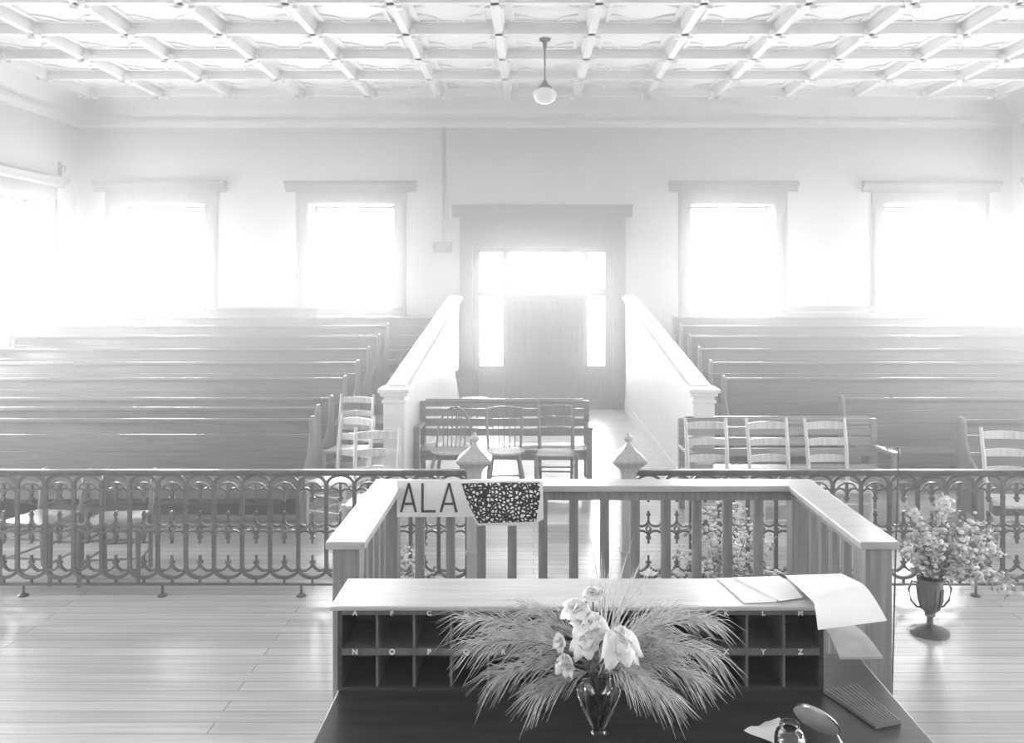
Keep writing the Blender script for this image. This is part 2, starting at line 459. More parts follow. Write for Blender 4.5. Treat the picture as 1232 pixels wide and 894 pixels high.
# ------------------------------------------------------------------ pews
END = [(.10,0),(-.50,0),(-.50,.36),(-.47,.44),(-.38,.50),(-.24,.54),(-.13,.62),(-.07,.74),(-.05,.86),(-.04,.93),(0,.965),(.05,.965),(.10,.93),(.12,.86),(.11,.5)]
def make_pew(L, label):
    r = thing('pew', label, 'pew')
    a = L/2-.05
    mb = MB(); mb.prism([(-.47,.40),(-.47,.43),(-.06,.41),(-.04,.38)], 'X', -a, a)
    mb.build('seat', M['pew'], r, bevel=.006)
    mb = MB()
    zs = [.30,.47,.63,.79,.89]
    for z0, z1 in zip(zs, zs[1:]):
        f = lambda z: -.03+ (z-.3)*.10
        mb.prism([(f(z0),z0+.004),(f(z1),z1),(f(z1)+.028,z1),(f(z0)+.028,z0+.004)], 'X', -a, a)
    mb.build('backrest', M['pew'], r, bevel=.004)
    mb = MB(); mb.tube([(-a,.045,.905),(a,.045,.905)], .032, 10); mb.box(-a, a, .018, .072, .87, .90)
    mb.build('top_rail', M['pew'], r, True)
    mb = MB(); mb.box(-a, a, -.44, -.415, .30, .40); mb.box(-a, a, -.02, .01, .05, .14)
    mb.build('apron', M['pew'], r)
    for s in (-1, 1):
        mb = MB(); mb.prism(END, 'X', s*L/2-.03*(s > 0), s*L/2+.03*(s < 0))
        mb.build('bench_end', M['pew_end'], r, bevel=.006)
    if L > 3.5:
        mb = MB(); mb.prism([(.0,0),(-.40,0),(-.40,.3),(-.44,.40),(-.03,.40),(.0,.3)], 'X', -.02, .02)
        mb.build('middle_support', M['pew_end'], r)
    return r
names = ['front row', 'second row', 'third row', 'fourth row', 'fifth row', 'sixth row', 'seventh row', 'eighth row', 'ninth row', 'last row, under the windows']
protos = {}
def pew(x0, x1, k, label, group, dy=0, dz=0):
    L = round(x1-x0, 2); loc = ((x0+x1)/2, ROW_Y[k]+dy, ROW_Z[k]+dz)
    if L in protos:
        return dup(protos[L], loc, 0, label, group)
    r = make_pew(L, label); r.location = loc; r['group'] = group; protos[L] = r
    return r
LX = [(-7.65,-2.06),(-7.65,-2.20),(-7.65,-2.24),(-7.65,-2.25),(-7.65,-2.25),(-7.65,-2.25),(-7.65,-2.25),(-7.65,-2.25),(-7.65,-1.60),(-7.65,-2.25)]
rowl = ['long varnished pew nearest the iron railing in the left block', 'second long pew from the iron railing in the left block',
 'third long pew up in the left block, on the flat floor', 'long pew on the lowest riser of the left block', 'long pew on the second riser of the left block',
 'long pew on the third riser of the left block', 'long pew on the fourth riser of the left block', 'long pew on the fifth riser of the left block',
 'long pew in front of the last one in the left block, reaching the aisle wall', 'backmost pew of the left block, just under the far windows']
for k in range(10): pew(LX[k][0], LX[k][1], k, rowl[k], 'pews in the left block')
RX = {2:(3.42,7.95),3:(2.27,7.95),4:(2.27,7.95),5:(2.27,7.95),6:(2.27,7.95),7:(2.27,7.95),8:(2.27,7.95)}
rowr = {2:'shorter pew behind the slatted bench in the right block', 3:'long pew on the lowest riser of the right block', 4:'long pew on the second riser of the right block',
 5:'long pew on the third riser of the right block', 6:'long pew on the fourth riser of the right block', 7:'long pew on the fifth riser of the right block', 8:'highest long pew of the right block, in front of the slatted settee'}
for k in RX: pew(RX[k][0], RX[k][1], k, rowr[k], 'pews in the right block')
p0 = pew(3.98, 7.95, 0, 'front pew of the right block with a pale slanted end panel', 'pews in the right block', -.05)

# ------------------------------------------------------------------ slatted benches
def make_bench(L, label, seat_z=.40, back_z=.87, depth=.45):
    r = thing('slatted_bench', label, 'bench')
    a = L/2-.06
    n = 4; sp = (back_z-seat_z-.03)/n
    for k in range(n):
        z0 = seat_z+.06+k*sp; y = .02+.06*(k/n)
        MB().prism([(y,z0+.014),(y+.018,z0+sp-.012),(y+.038,z0+sp-.012),(y+.02,z0+.014)], 'X', -a, a).build('back_slat', M['bench'], r, bevel=.004)
    MB().box(-a-.02, a+.02, .06, .12, back_z-.03, back_z).build('top_rail', M['bench'], r, bevel=.008)
    for k in range(5):
        y0 = -depth+.02+k*(depth/5)
        MB().box(-a, a, y0, y0+depth/5-.012, seat_z-.025, seat_z).build('seat_slat', M['bench'], r, bevel=.004)
    MB().box(-a, a, -depth+.03, -depth+.055, seat_z-.11, seat_z-.025).build('apron', M['bench'], r)
    for s in (-1, 1):
        x0, x1 = sorted((s*L/2, s*(L/2-.06)))
        e = MB()
        e.prism([(.06,0),(.12,0),(.13,.4),(.12,back_z),(.06,back_z),(.05,.42)], 'X', x0, x1)
        e.prism([(-depth-.01,0),(-depth+.06,0),(-depth+.05,.62),(-depth,.62)], 'X', x0, x1)
        e.prism([(-depth-.03,.62),(.08,.60),(.08,.63),(-depth-.03,.655)], 'X', x0-.005, x1+.005)
        e.box(x0+.01, x1-.01, -depth+.05, .06, seat_z-.09, seat_z-.027)
        e.build('bench_end', M['bench'], r, bevel=.006)
    return r
b = make_bench(1.93, 'slatted bench standing across the aisle between the white half-walls'); b.location = (-.33, 9.7, 0)
b2 = make_bench(1.94, 'slatted bench behind the row of three ladder-back chairs', .45, .885); b2.location = (2.39, 8.42-.14+.02, 0)
b3 = make_bench(2.75, 'slatted settee at the very back of the right block, under the windows', .43, .95, .4); b3.location = (5.55, 14.72, .86)

# ------------------------------------------------------------------ chairs
def make_ladder_chair(label, mat=None, wood='chair', hgt=.99, slats=3):
    m = M[wood]
    r = thing('ladder_back_chair', label, 'chair')
    W, D, S = .185, .19, .45
    for s in (-1, 1):
        MB().tube([(s*W*.9,D+.02,0),(s*W*.95,D,S),(s*W*.98,D+.04,.75),(s*W,D+.09,hgt)], [.017,.02,.018,.014], 8).build('back_post', m, r, True)
        MB().tube([(s*(W+.02),-D,0),(s*(W+.02),-D,.3),(s*(W+.02),-D,S+.01)], [.015,.02,.019], 8).build('leg', m, r, True)
    lo, hi = S+(.18 if hgt > .9 else .12), hgt-.07
    for k in range(slats):
        z = lo+(hi-lo)*k/(slats-1); y = D+.01+.075*(z-S)/(hgt-S)
        rows = []
        for i in range(7):
            x = -W+.008+(2*W-.016)*i/6; c = .02*math.sin(PI*i/6); zz = .012*math.sin(PI*i/6)
            rows.append([(x,y+c,z-.028),(x,y+c+.01,z-.028),(x,y+c+.012,z+.028+zz),(x,y+c+.002,z+.028+zz)])
        MB().quadgrid(rows, True, True).build('back_slat', m, r, True)
    mb = MB(); mb.prism([(-W-.025,-D-.02),(W+.025,-D-.02),(W+.0,D),(-W-.0,D)], 'Z', S-.03, S)
    mb.build('seat', M['cane'] if wood == 'chair' else m, r, bevel=.01)
    for z in (.16, .30):
        for s in (-1, 1): MB().tube([(s*(W+.02),-D,z),(s*W*.93,D,z)], .009, 6).build('rung', m, r, True)
        MB().tube([(-W-.02,-D,z+.03),(W+.02,-D,z+.03)], .009, 6).build('rung', m, r, True)
    MB().tube([(-W*.93,D,.2),(W*.93,D,.2)], .009, 6).build('rung', m, r, True)
    return r
def make_windsor(label, crest=False, wood='dark_chair'):
    m = M[wood]
    r = thing('windsor_chair', label, 'chair')
    S = .47
    MB().lathe([(0,S-.035),(.17,S-.035),(.205,S-.015),(.20,S),(.15,S-.006),(0,S-.010)], 20).build('seat', M['cane'], r, True)
    for sx in (-1,1):
        for sy in (-1,1):
            MB().tube([(sx*.13,sy*.12,S-.03),(sx*.165,sy*.155,.25),(sx*.19,sy*.185,0)], [.014,.02,.013], 8).build('leg', m, r, True)
        MB().tube([(sx*.172,-.163,.2),(sx*.172,.163,.2)], .009, 6).build('stretcher', m, r, True)
    MB().tube([(-.172,0,.2),(.172,0,.2)], .009, 6).build('stretcher', m, r, True)
    if crest:
        for s in (-1,1): MB().tube([(s*.17,.13,S-.02),(s*.185,.17,.70),(s*.19,.20,.88)], [.014,.017,.013], 8).build('back_post', m, r, True)
        rows = []
        for i in range(9):
            x = -.205+.41*i/8; c = .03*math.sin(PI*i/8); t = .025*math.sin(PI*i/8)
            rows.append([(x,.19+c,.77),(x,.205+c,.77),(x,.215+c,.87+t),(x,.20+c,.87+t)])
        MB().quadgrid(rows, True, True).build('crest_rail', m, r, True)
        for i in range(5):
            x = -.11+.055*i; MB().tube([(x,.165,S-.02),(x*1.1,.205+.02*(1-abs(x)/.2),.78)], .007, 6).build('spindle', m, r, True)
    else:
        pts = [(.185*math.sin(t)*1.02, .15+.055*max(0,math.cos(t))+.02, S-.01+.42*max(0,math.cos(t))**.75) for t in [-PI/2+PI*i/14 for i in range(15)]]
        MB().tube(pts, .012, 8).build('bow', m, r, True)
        for i in range(6):
            x = -.125+.05*i; top = S+.40*(1-(x/.185)**2)**.5
            MB().tube([(x*.9,.155,S-.015),(x,.20,top-.01)], .0065, 6).build('spindle', m, r, True)
    return r
c0 = make_ladder_chair('ladder-back chair on the right nearest the white half-wall post'); c0.location = P(858,600,7.45); c0.location.z = 0; c0.rotation_euler.z = .04
G = 'ladder-back chairs behind the iron railing'
c0['group'] = G
def lad(px, d, rz, label, z=0, g_=G):
    return dup(c0, ((px-CX)/F*d, d, z), rz, label, g_)
lad(936, 7.45, .10, 'middle ladder-back chair of the three in front of the right slatted bench')
lad(1008, 7.45, .08, 'ladder-back chair at the far right end of the right slatted bench')
lad(1226, 6.95, -.1, 'ladder-back chair in front of the slanted pew end at the right edge')
lad(420, 9.15, -.12, 'tall-standing ladder-back chair beside the third pew end, behind two other chairs', .0)
lad(449, 6.95, .05, 'ladder-back chair behind the railing just beside the left half-wall post')
lad(408, 7.70, -.45, 'turned ladder-back chair behind the railing by the front left pew end')
cd = make_ladder_chair('ladder-back chair of the three before the aisle bench', wood='dark_chair', hgt=.93); cd.location = ((669-CX)/F*8.95, 8.93, 0); cd.rotation_euler.z = -.02
c1 = make_ladder_chair('dark low chair close behind the left iron railing, its posts showing through', wood='dark_chair', hgt=.75); c1.location = ((139-CX)/F*6.38, 6.42, 0); c1.rotation_euler.z = .12
c2 = dup(c1, ((52-CX)/F*6.45, 6.45, 0), -.15, 'dark low chair behind the left iron railing near its left end')
w1 = make_windsor('bow-back chair with round pale seat before the left end of aisle bench'); w1.location = ((541-CX)/F*8.9, 8.95, 0); w1.rotation_euler.z = -.15
w2 = make_windsor('crest-rail spindle chair with pale seat before the middle of aisle bench', True); w2.location = ((608-CX)/F*8.9, 8.92, 0); w2.rotation_euler.z = .1
w3 = dup(w2, (-.9, 13.0, 0), .7, 'spindle chair standing by the entrance door behind the aisle bench')

# ------------------------------------------------------------------ cast-iron bar railing
RY = 6.03
def arc(cx, cz, rx, rz, a0, a1, n=8):
    return [(cx+rx*math.cos(a0+(a1-a0)*i/n), cz+rz*math.sin(a0+(a1-a0)*i/n)) for i in range(n+1)]
def panel_mesh():
    mb = MB(); y0, y1 = -.011, .011
    R = lambda pts, w: mb.ribbon(pts, w, y0, y1)
    R([(-.1,.17),(-.1,.80)], .026)
    R(arc(0,.77,.1,.085,PI,0,12), .020)
    R(arc(0,.755,.062,.045,PI,0,8), .012)
    R([(0,.86),(0,.845)], .02)
    for s in (-1,1):
        R(arc(s*.05,.705,.05,.055,PI,0,8), .014)
        R(arc(s*.05,.535,.05,.042,PI,2*PI,8), .014)
        R(arc(s*.05,.42,.05,.042,PI,0,8), .014)
        R([(s*.1,.21),(s*.085,.185),(s*.05,.178),(s*.02,.195),(0,.225)], .013)
        R([(s*.1,.49),(s*.085,.476),(s*.1,.462)], .012)
    R([(0,.80),(0,.76),(0,.69),(0,.665)], .017); R([(-.018,.69),(.018,.69)], .016)
    R([(0,.535),(0,.60)], .014); R([(-.014,.575),(.014,.575)], .014)
    R([(-.02,.476),(0,.50),(.02,.476)], .011); R([(-.02,.476),(0,.452),(.02,.476)], .011)
    R([(0,.452),(0,.40)], .024); R([(0,.40),(0,.372)], .013); R([(-.018,.415),(.018,.415)], .013)
    R([(0,.20),(0,.25)], .022); R([(0,.25),(0,.288)], .013); R([(-.02,.24),(.02,.24)], .013)
    R(arc(0,.20,.1,.07,PI,2*PI,12), .022)
    R([(0,.13),(0,.085)], .013)
    bmesh.ops.recalc_face_normals(mb.bm, faces=mb.bm.faces)
    me = bpy.data.meshes.new('arch_panel'); mb.bm.to_mesh(me); mb.bm.free(); me.materials.append(M['iron'])
    return me
PM = panel_mesh()
def railing(x0, x1, label):
    r = thing('iron_railing', label, 'railing', ((x0+x1)/2, RY, 0))
    L = x1-x0; nn = round(L/.2); p = L/nn
    MB().box(-L/2-.01, L/2+.01, -.03, .03, .866, .892).box(-L/2, L/2, -.018, .018, .85, .866).build('top_rail', M['iron'], r, bevel=.006)
    MB().box(-L/2, L/2, -.012, .012, .077, .091).build('bottom_rail', M['iron'], r)
    for k in range(nn):
        o = bpy.data.objects.new('arch_panel', PM); COL.objects.link(o); o.parent = r; o.location = (-L/2+p*(k+.5), 0, 0)
    MB().ribbon([(L/2,.09),(L/2,.86)], .026, -.011, .011).build('end_bar', M['iron'], r)
    k = 0
    while k*.98 < L-.3:
        x = -L/2+.45+k*.98
        MB().tube([(x,0,.08),(x,0,.02)], .009, 8).lathe([(.0,.0),(.035,.0),(.035,.008),(.012,.022),(0,.022)], 12, (x,0,0)).build('foot', M['iron'], r, True)
        k += 1
    return r
railing(-5.03, -.47, 'ornate cast-iron railing on the left of the gate posts')
railing(.71, 5.11, 'ornate cast-iron railing on the right of the gate posts')

def gate_post(x, label):
    r = thing('gate_post', label, 'post', (x, RY, 0))
    mb = MB()
    for w, z0, z1 in ((.085, 0, .05), (.07, .05, .10)): mb.box(-w, w, -w, w, z0, z1)
    mb.box(-.052, .052, -.052, .052, .10, .90)
    mb.box(-.06, .06, -.06, .06, .30, .33); mb.box(-.06, .06, -.06, .06, .72, .745)
    mb.build('shaft', M['post'], r, bevel=.005)
    mb = MB()
    def sq(w, z): return [(-w,-w,z),(w,-w,z),(w,w,z),(-w,w,z)]
    mb.quadgrid([sq(.056,.88), sq(.068,.91), sq(.117,.955), sq(.120,.972), sq(.082,1.005), sq(.04,1.04), sq(.022,1.065), sq(.018,1.075)], True, True)
    mb.build('cap', M['post'], r)
    mb = MB(); mb.lathe([(.018,1.07),(.013,1.085),(.028,1.098),(.034,1.112),(.026,1.126),(.012,1.134),(.014,1.142),(.006,1.155),(0,1.157)], 14)
    mb.build('finial', M['post'], r, True)
    return r
gate_post((571-CX)/F*RY, 'pointed wooden gate post behind the placard')
gate_post((756-CX)/F*RY, 'pointed wooden gate post right of the placard, standing clear against the aisle')

# ------------------------------------------------------------------ wooden enclosure (balustrade) around the clerk's desk
ZR = 1.05
bx0, bx1, by0, by1, cw = -.93, 1.635, 3.81, 5.05, .178
bal = thing('balustrade', 'three-sided wooden balustrade with a broad pale cap enclosing the desk', 'railing', ((bx0+bx1)/2, by1, 0))
ox, oy = -(bx0+bx1)/2, -by1
mb = MB()
mb.prism([(bx0+ox,by0+oy),(bx0+cw+ox,by0+oy),(bx0+cw+ox,by1-cw+oy),(bx1-cw+ox,by1-cw+oy),(bx1-cw+ox,by0+oy),(bx1+ox,by0+oy),(bx1+ox,by1+oy),(bx0+ox,by1+oy)], 'Z', ZR-.035, ZR)
mb.build('cap_rail', M['rail'], bal, bevel=.006)
mb = MB(); i0, i1 = cw/2-.035, cw/2+.035
mb.box(bx0+i0+ox, bx0+i1+ox, by0+.03+oy, by1-i0+oy, .955, ZR-.035); mb.box(bx1-i1+ox, bx1-i0+ox, by0+.03+oy, by1-i0+oy, .955, ZR-.035)
mb.box(bx0+i0+ox, bx1-i0+ox, by1-i1+oy, by1-i0+oy, .955, ZR-.035)
mb.build('under_rail', M['baluster'], bal)
mb = MB()
mb.box(bx0+i0+ox, bx0+i1+ox, by0+.03+oy, by1-i0+oy, .06, .14); mb.box(bx1-i1+ox, bx1-i0+ox, by0+.03+oy, by1-i0+oy, .06, .14)
mb.box(bx0+i0+ox, bx1-i0+ox, by1-i1+oy, by1-i0+oy, .06, .14)
mb.build('bottom_rail', M['baluster'], bal)
for (x, y) in ((bx0+cw/2, by0+.075), (bx1-cw/2, by0+.075), (bx0+cw/2, by1-cw/2), (bx1-cw/2, by1-cw/2)):
    w = .06
    mb = MB(); mb.box(x-w+ox, x+w+ox, y-w+oy, y+w+oy, 0, ZR-.035); mb.box(x-w-.012+ox, x+w+.012+ox, y-w-.012+oy, y+w+.012+oy, 0, .14)
    mb.build('corner_post', M['baluster'], bal, bevel=.005)
mb = MB().box(-.026, .026, -.02, .02, .14, .957)
bp = mb.build('baluster', M['baluster'], bal, bevel=.004); first = True
def baluster(x, y, rz=0):
    global first
    o = bp if first else bp.copy()
    if not first: COL.objects.link(o); o.parent = bal
    first = False
    o.location = (x+ox, y+oy, 0); o.rotation_euler.z = rz
yb_ = by1-cw/2
px = 504.5-37.2
while px < 940:
    x = (px-CX)/F*(yb_-.03)
    if bx0+cw/2+.09 < x < bx1-cw/2-.09: baluster(x, yb_)
    px += 37.2
for xs in (bx0+cw/2, bx1-cw/2):
    for k in range(5): baluster(xs, by0+.25+k*.165, PI/2)

# placard
sx0, sx1 = (477-CX)/F*4.8, (556-CX)/F*4.8
sg = thing('placard', 'white placard with dark letters hung on the balustrade beside the gate post', 'sign', ((sx0+.04)/2, 4.835, .87))
lx = lambda px: (px-CX)/F*4.82-(sx0+.04)/2
lz = lambda py: H-(py-CY)/F*4.82-.87
MB().box(lx(477), lx(640), 0, .008, lz(623), lz(579)).build('card', M['card'], sg)
MB().prism([(lx(554),lz(580)),(lx(653),lz(579)),(lx(654),lz(625)),(lx(640),lz(633)),(lx(575),lz(633)),(lx(560),lz(610))], 'Y', -.006, -.0005).build('patch_border', M['card'], sg)
MB().prism([(lx(555),lz(582)),(lx(600),lz(581)),(lx(649),lz(581)),(lx(650),lz(598)),(lx(645),lz(628)),(lx(610),lz(629)),(lx(575),lz(630)),(lx(563),lz(606))], 'Y', -.010, -.006).build('blotted_patch', M['blotch'], sg)['label'] = 'black and white blotted patch'
def stroke(mb, a, b_, w=.013):
    mb.ribbon([(lx(a[0]),lz(a[1])),(lx(b_[0]),lz(b_[1]))], w, -.003, 0)
for nm, st in (('letter_A', [((482,617),(491.5,582)),((500,617),(491.5,582)),((486,607),(497,607))]), ('letter_L', [((508,582),(508,617)),((507,616),(524,616))]), ('letter_A', [((530,617),(540,582)),((549,617),(540,582)),((534,607),(546,607))])):
    mb = MB()
    for a, b_ in st: stroke(mb, a, b_)
    mb.build(nm, M['ink'], sg)

# ------------------------------------------------------------------ clerk's desk with pigeonholes
DZ = .75
UX0, UX1, UY0, UY1, UZ = -.70, 1.035, 3.05, 3.31, 1.058
dk = thing('desk', 'dark desk in front carrying the pigeonhole case and flower vase', 'desk', (.284, 2.7, 0))
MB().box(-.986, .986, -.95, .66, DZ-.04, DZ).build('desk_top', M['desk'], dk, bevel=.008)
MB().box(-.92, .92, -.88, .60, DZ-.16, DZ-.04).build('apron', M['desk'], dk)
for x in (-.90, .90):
    for y in (-.86, .58):
        MB().lathe([(.0,0),(.028,0),(.035,.08),(.03,.2),(.045,.45),(.04,.52),(.05,.55),(.05,.6),(0,.6)], 14, (x,y,0)).build('leg', M['desk'], dk, True)
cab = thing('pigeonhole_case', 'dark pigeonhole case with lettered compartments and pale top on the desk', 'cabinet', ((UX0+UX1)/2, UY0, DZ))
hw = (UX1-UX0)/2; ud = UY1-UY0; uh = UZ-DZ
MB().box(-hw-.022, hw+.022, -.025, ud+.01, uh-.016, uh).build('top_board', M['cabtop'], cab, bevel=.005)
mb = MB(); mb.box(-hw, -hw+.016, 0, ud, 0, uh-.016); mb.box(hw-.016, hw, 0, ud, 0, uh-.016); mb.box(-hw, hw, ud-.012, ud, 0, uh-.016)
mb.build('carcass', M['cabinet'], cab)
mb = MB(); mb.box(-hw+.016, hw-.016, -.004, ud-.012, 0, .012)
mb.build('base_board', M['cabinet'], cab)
mb = MB(); mb.box(-hw+.016, hw-.016, -.001, ud-.012, .140, .146); mb.box(-hw+.016, hw-.016, -.006, .004, .128, .152); mb.box(-hw+.016, hw-.016, -.006, .004, uh-.036, uh-.016)
mb.build('shelf', M['cabedge'], cab)
pitch = (2*hw-.016)/13
for k in range(1, 13):
    x = -hw+.008+pitch*k
    MB().box(x-.004, x+.004, .002, ud-.012, .012, uh-.016).build('divider', M['cabedge'], cab)
for k in range(13):
    x = -hw+.008+pitch*(k+.42)
    text_mesh('ABCDEFGHIJKLM'[k], .024, M['letter'], 'letter_'+'ABCDEFGHIJKLM'[k], cab, (x, -.0072, uh-.030))
    text_mesh('NOPQRSTUVWXYZ'[k], .026, M['letter'], 'letter_'+'NOPQRSTUVWXYZ'[k], cab, (x, -.0072, .140))

# ------------------------------------------------------------------ papers
def sheet(name, corners, label, cat, mat, t=.0015, curve=None, nu=8, nv=8, base=None):
    A_, B_, C_, D_ = [Vector(c) for c in corners]     # back-left, back-right, front-right, front-left
    rows = []
    for i in range(nu+1):
        u = i/nu; L_ = A_.lerp(D_, u); R_ = B_.lerp(C_, u)
        row = []
        for j in range(nv+1):
            p = L_.lerp(R_, j/nv).copy()
            if curve: p += curve(u, j/nv)
            row.append(p)
        rows.append(row)
    o0 = (A_+C_)/2
    mb = MB()
    top = [[p-o0 for p in r] for r in rows]; bot = [[p-o0-Vector((0,0,t)) for p in r] for r in rows]
    mb.quadgrid(top); mb.quadgrid(bot)
    bd = lambda g_: g_[0][:-1]+[r[-1] for r in g_[:-1]]+g_[-1][:0:-1]+[r[0] for r in g_[:0:-1]]
    mb.quadgrid([bd(top), bd(bot)], True)
    bmesh.ops.remove_doubles(mb.bm, verts=mb.bm.verts, dist=1e-5)
    o = mb.build(name, mat, smooth=True, loc=o0)
    return tag(o, label, cat)
def on(px, py, z): return P(px, py, (H-z)*F/(py-CY))
zt = UZ+.003
sheet('paper_sheet', [on(862,695.5,zt), on(915,694,zt), on(935,724,zt), on(896,725.5,zt)], 'white paper sheet lying under another on the case top', 'paper', M['paper'])
zt = UZ+.006
sheet('paper_sheet', [on(882,694.5,zt), on(938,693,zt), on(966,719,zt), on(938,723,zt)], 'creased white paper sheet lying on top beside the drooping sheet', 'paper', M['paper'], curve=lambda u, v: Vector((0,0,.010*math.sin(PI*u)*v)))
A_, B_ = P(945,697,3.29), P(1012,696,3.31); C_, D_ = P(1067,746,3.03), P(984,757,2.97)
A_.z = B_.z = UZ+.021
sheet('paper_sheet', [A_, B_, C_, D_], 'large white sheet drooping over the right end of the pigeonhole case', 'paper', M['paper'], .003,
      lambda u, v: Vector((0, 0, .080*(u-max(0, (u-.88+.4*v)/(.12+.4*v))**1.5) + .004*math.sin(PI*u))), 18, 8)
sheet('booklet', [P(990,752,3.06), P(1028,752,3.12), P(1062,790,2.93), P(1010,791,2.93)], 'small grey booklet tucked against the case end, sticking out below the drooping sheet', 'booklet', M['grey_paper'], .008,
      lambda u, v: Vector((0, 0, .012*math.sin(PI*u))))
mb = MB()
pa, pb, pc, pd = on(991,830,DZ+.012), on(1031,822,DZ+.012), on(1084,867,DZ+.012), on(1054,873,DZ+.012)
o0 = (pa+pc)/2; o0.z = DZ
pad = thing('ribbed_pad', 'dark ribbed pad lying at the right corner of the desk', 'pad', o0)
lq = lambda p, z: (p.x-o0.x, p.y-o0.y, z)
MB().quadgrid([[lq(p,.001) for p in (pa,pb,pc,pd)], [lq(p,.010) for p in (pa,pb,pc,pd)]], True, True).build('board', M['pad'], pad)
mb = MB()
for k in range(9):
    t = (k+.5)/9; a = pa.lerp(pb, t); b_ = pd.lerp(pc, t)
    mb.tube([lq(a,.011), lq(b_,.011)], .004, 6)
mb.build('ribs', M['pad'], pad, True)

# jar with lid, and paper at the bottom edge
def tag_sheet(*a, **k): return sheet(*a, **k)
sheet('paper_sheet', [on(931,868,DZ+.004), on(945,880,DZ+.004), on(948,905,DZ+.004), on(895,879,DZ+.004)], 'crumpled white paper scrap beside the glass jar', 'paper', M['paper'],
      curve=lambda u, v: Vector((0,0,.02*math.sin(PI*v)*(1-u)+.008*math.sin(6*u+3*v)**2)))
jl = on(950, 905, DZ); jar = thing('glass_jar', 'round glass jar with dark contents beside the flat round lid', 'jar', (jl.x, jl.y, DZ))
MB().lathe([(0,.0),(.036,.0),(.046,.015),(.048,.045),(.040,.066),(.028,.074),(.028,.088),(.032,.09),(.0325,.084),(.025,.072),(.037,.064),(.045,.045),(.043,.016),(.034,.005),(0,.004)], 24, cap=False).build('body', M['clear'], jar, True)
MB().lathe([(0,.006),(.033,.007),(.041,.018),(.042,.032),(0,.032)], 20).build('ink', M['ink'], jar, True)
lc = P(982, 866, 2.60)
lid = thing('round_lid', 'flat round pale lid standing tilted beside the glass jar', 'lid', lc)
lid.rotation_euler = (-.55, .75, .1)
MB().lathe([(0,-.006),(.066,-.006),(.070,-.003),(.070,.004),(.066,.008),(.0,.010)], 32).build('disc', M['grey_paper'], lid, True)
MB().lathe([(.070,-.004),(.073,0),(.070,.005)], 32, cap=False).build('rim', M['steel'], lid, True)
MB().tube([(.066,-.02,0),(.11,-.035,-.03),(.13,-.04,-.075)], .004, 8).build('hinge_rod', M['steel'], lid, True)

# ------------------------------------------------------------------ vase and bouquet on the desk
VX, VY = (720-CX)/F*2.76, 2.76
vs = thing('glass_vase', 'clear glass vase holding the flowers on the desk', 'vase', (VX, VY, DZ))
prof_o = [(.0,0),(.030,0),(.030,.008),(.022,.018),(.032,.04),(.055,.085),(.070,.13),(.072,.165),(.062,.195),(.066,.205)]
prof_i = [(.063,.205),(.059,.194),(.068,.164),(.066,.15),(0,.148)]
MB().lathe(prof_o+prof_i, 28, cap=False).build('body', M['clear'], vs, True)
mouth = Vector((VX, VY, DZ+.20)); foot = Vector((VX, VY, DZ+.06))
def bez(a, b_, c, n):
    return [a*(1-t)**2+b_*2*t*(1-t)+c*t*t for t in [i/n for i in range(n+1)]]
def pine_bough(tip, lift, label, nn=150, ln=.13):
    r = thing('pine_bough', label, 'branch', mouth-Vector((0,0,.1)), 0, 'pine boughs in the desk vase')
    base = mouth-Vector((0,0,.1))
    tip = Vector(tip); mid = mouth.lerp(tip, .5)+Vector((0,0,lift))
    pts = [foot+Vector((random.uniform(-.012,.012),random.uniform(-.012,.012),.02))]+bez(mouth+Vector((random.uniform(-.03,.03),random.uniform(-.03,.03),0)), mid, tip, 12)
    MB().tube([p-base for p in pts], [.0035]*4+[.0025]*(len(pts)-4), 6).build('twig', M['stem'], r, True)
    mb = MB(); path = pts[1:]
    for k in range(nn):
        t = .25+.75*(k/nn)
        i = min(int(t*(len(path)-1)), len(path)-2); f = t*(len(path)-1)-i
        p = path[i].lerp(path[i+1], f); d = (path[i+1]-path[i]).normalized()
        a = random.uniform(0, 2*PI)
        u = d.orthogonal().normalized(); v = d.cross(u)
        sp = random.uniform(.25, .7)
        nd = (d+(u*math.cos(a)+v*math.sin(a))*sp).normalized(); L_ = ln*random.uniform(.6, 1.1)
        q1 = p+nd*L_*.55; q2 = p+nd*L_+Vector((0,0,-.28*L_))
        mb.tube([p-base, q1-base, q2-base], [.0011,.0011,.0004], 3, False)
    mb.build('needles', M['needle'], r)
    return r
tips = [((565,745),2.72,.10,'pine bough reaching farthest left across the pigeonholes'),((575,775),2.64,.09,'pine bough drooping left below the farthest one'),
 ((605,765),2.86,.11,'pine bough behind the left spray, against the case'),((600,812),2.70,.07,'pine bough hanging low on the left over the desk'),((650,832),2.66,.04,'shortest low pine bough left of the vase'),
 ((640,735),2.82,.08,'pine bough rising left behind the white blooms'),
 ((850,745),2.76,.10,'pine bough reaching farthest right along the case top'),((852,785),2.66,.10,'pine bough drooping right over the last lettered holes'),
 ((835,815),2.72,.08,'pine bough hanging low right over the desk'),((795,835),2.66,.05,'lowest pine bough right of the vase'),
 ((815,735),2.88,.10,'pine bough behind the right spray, near the case top'),((760,815),2.60,.03,'short pine bough falling in front right of the vase'),((790,770),2.74,.09,'pine bough in the middle of the right spray')]
for (p_, d, lf, lb) in tips: pine_bough(P(p_[0], p_[1], d), lf, lb)
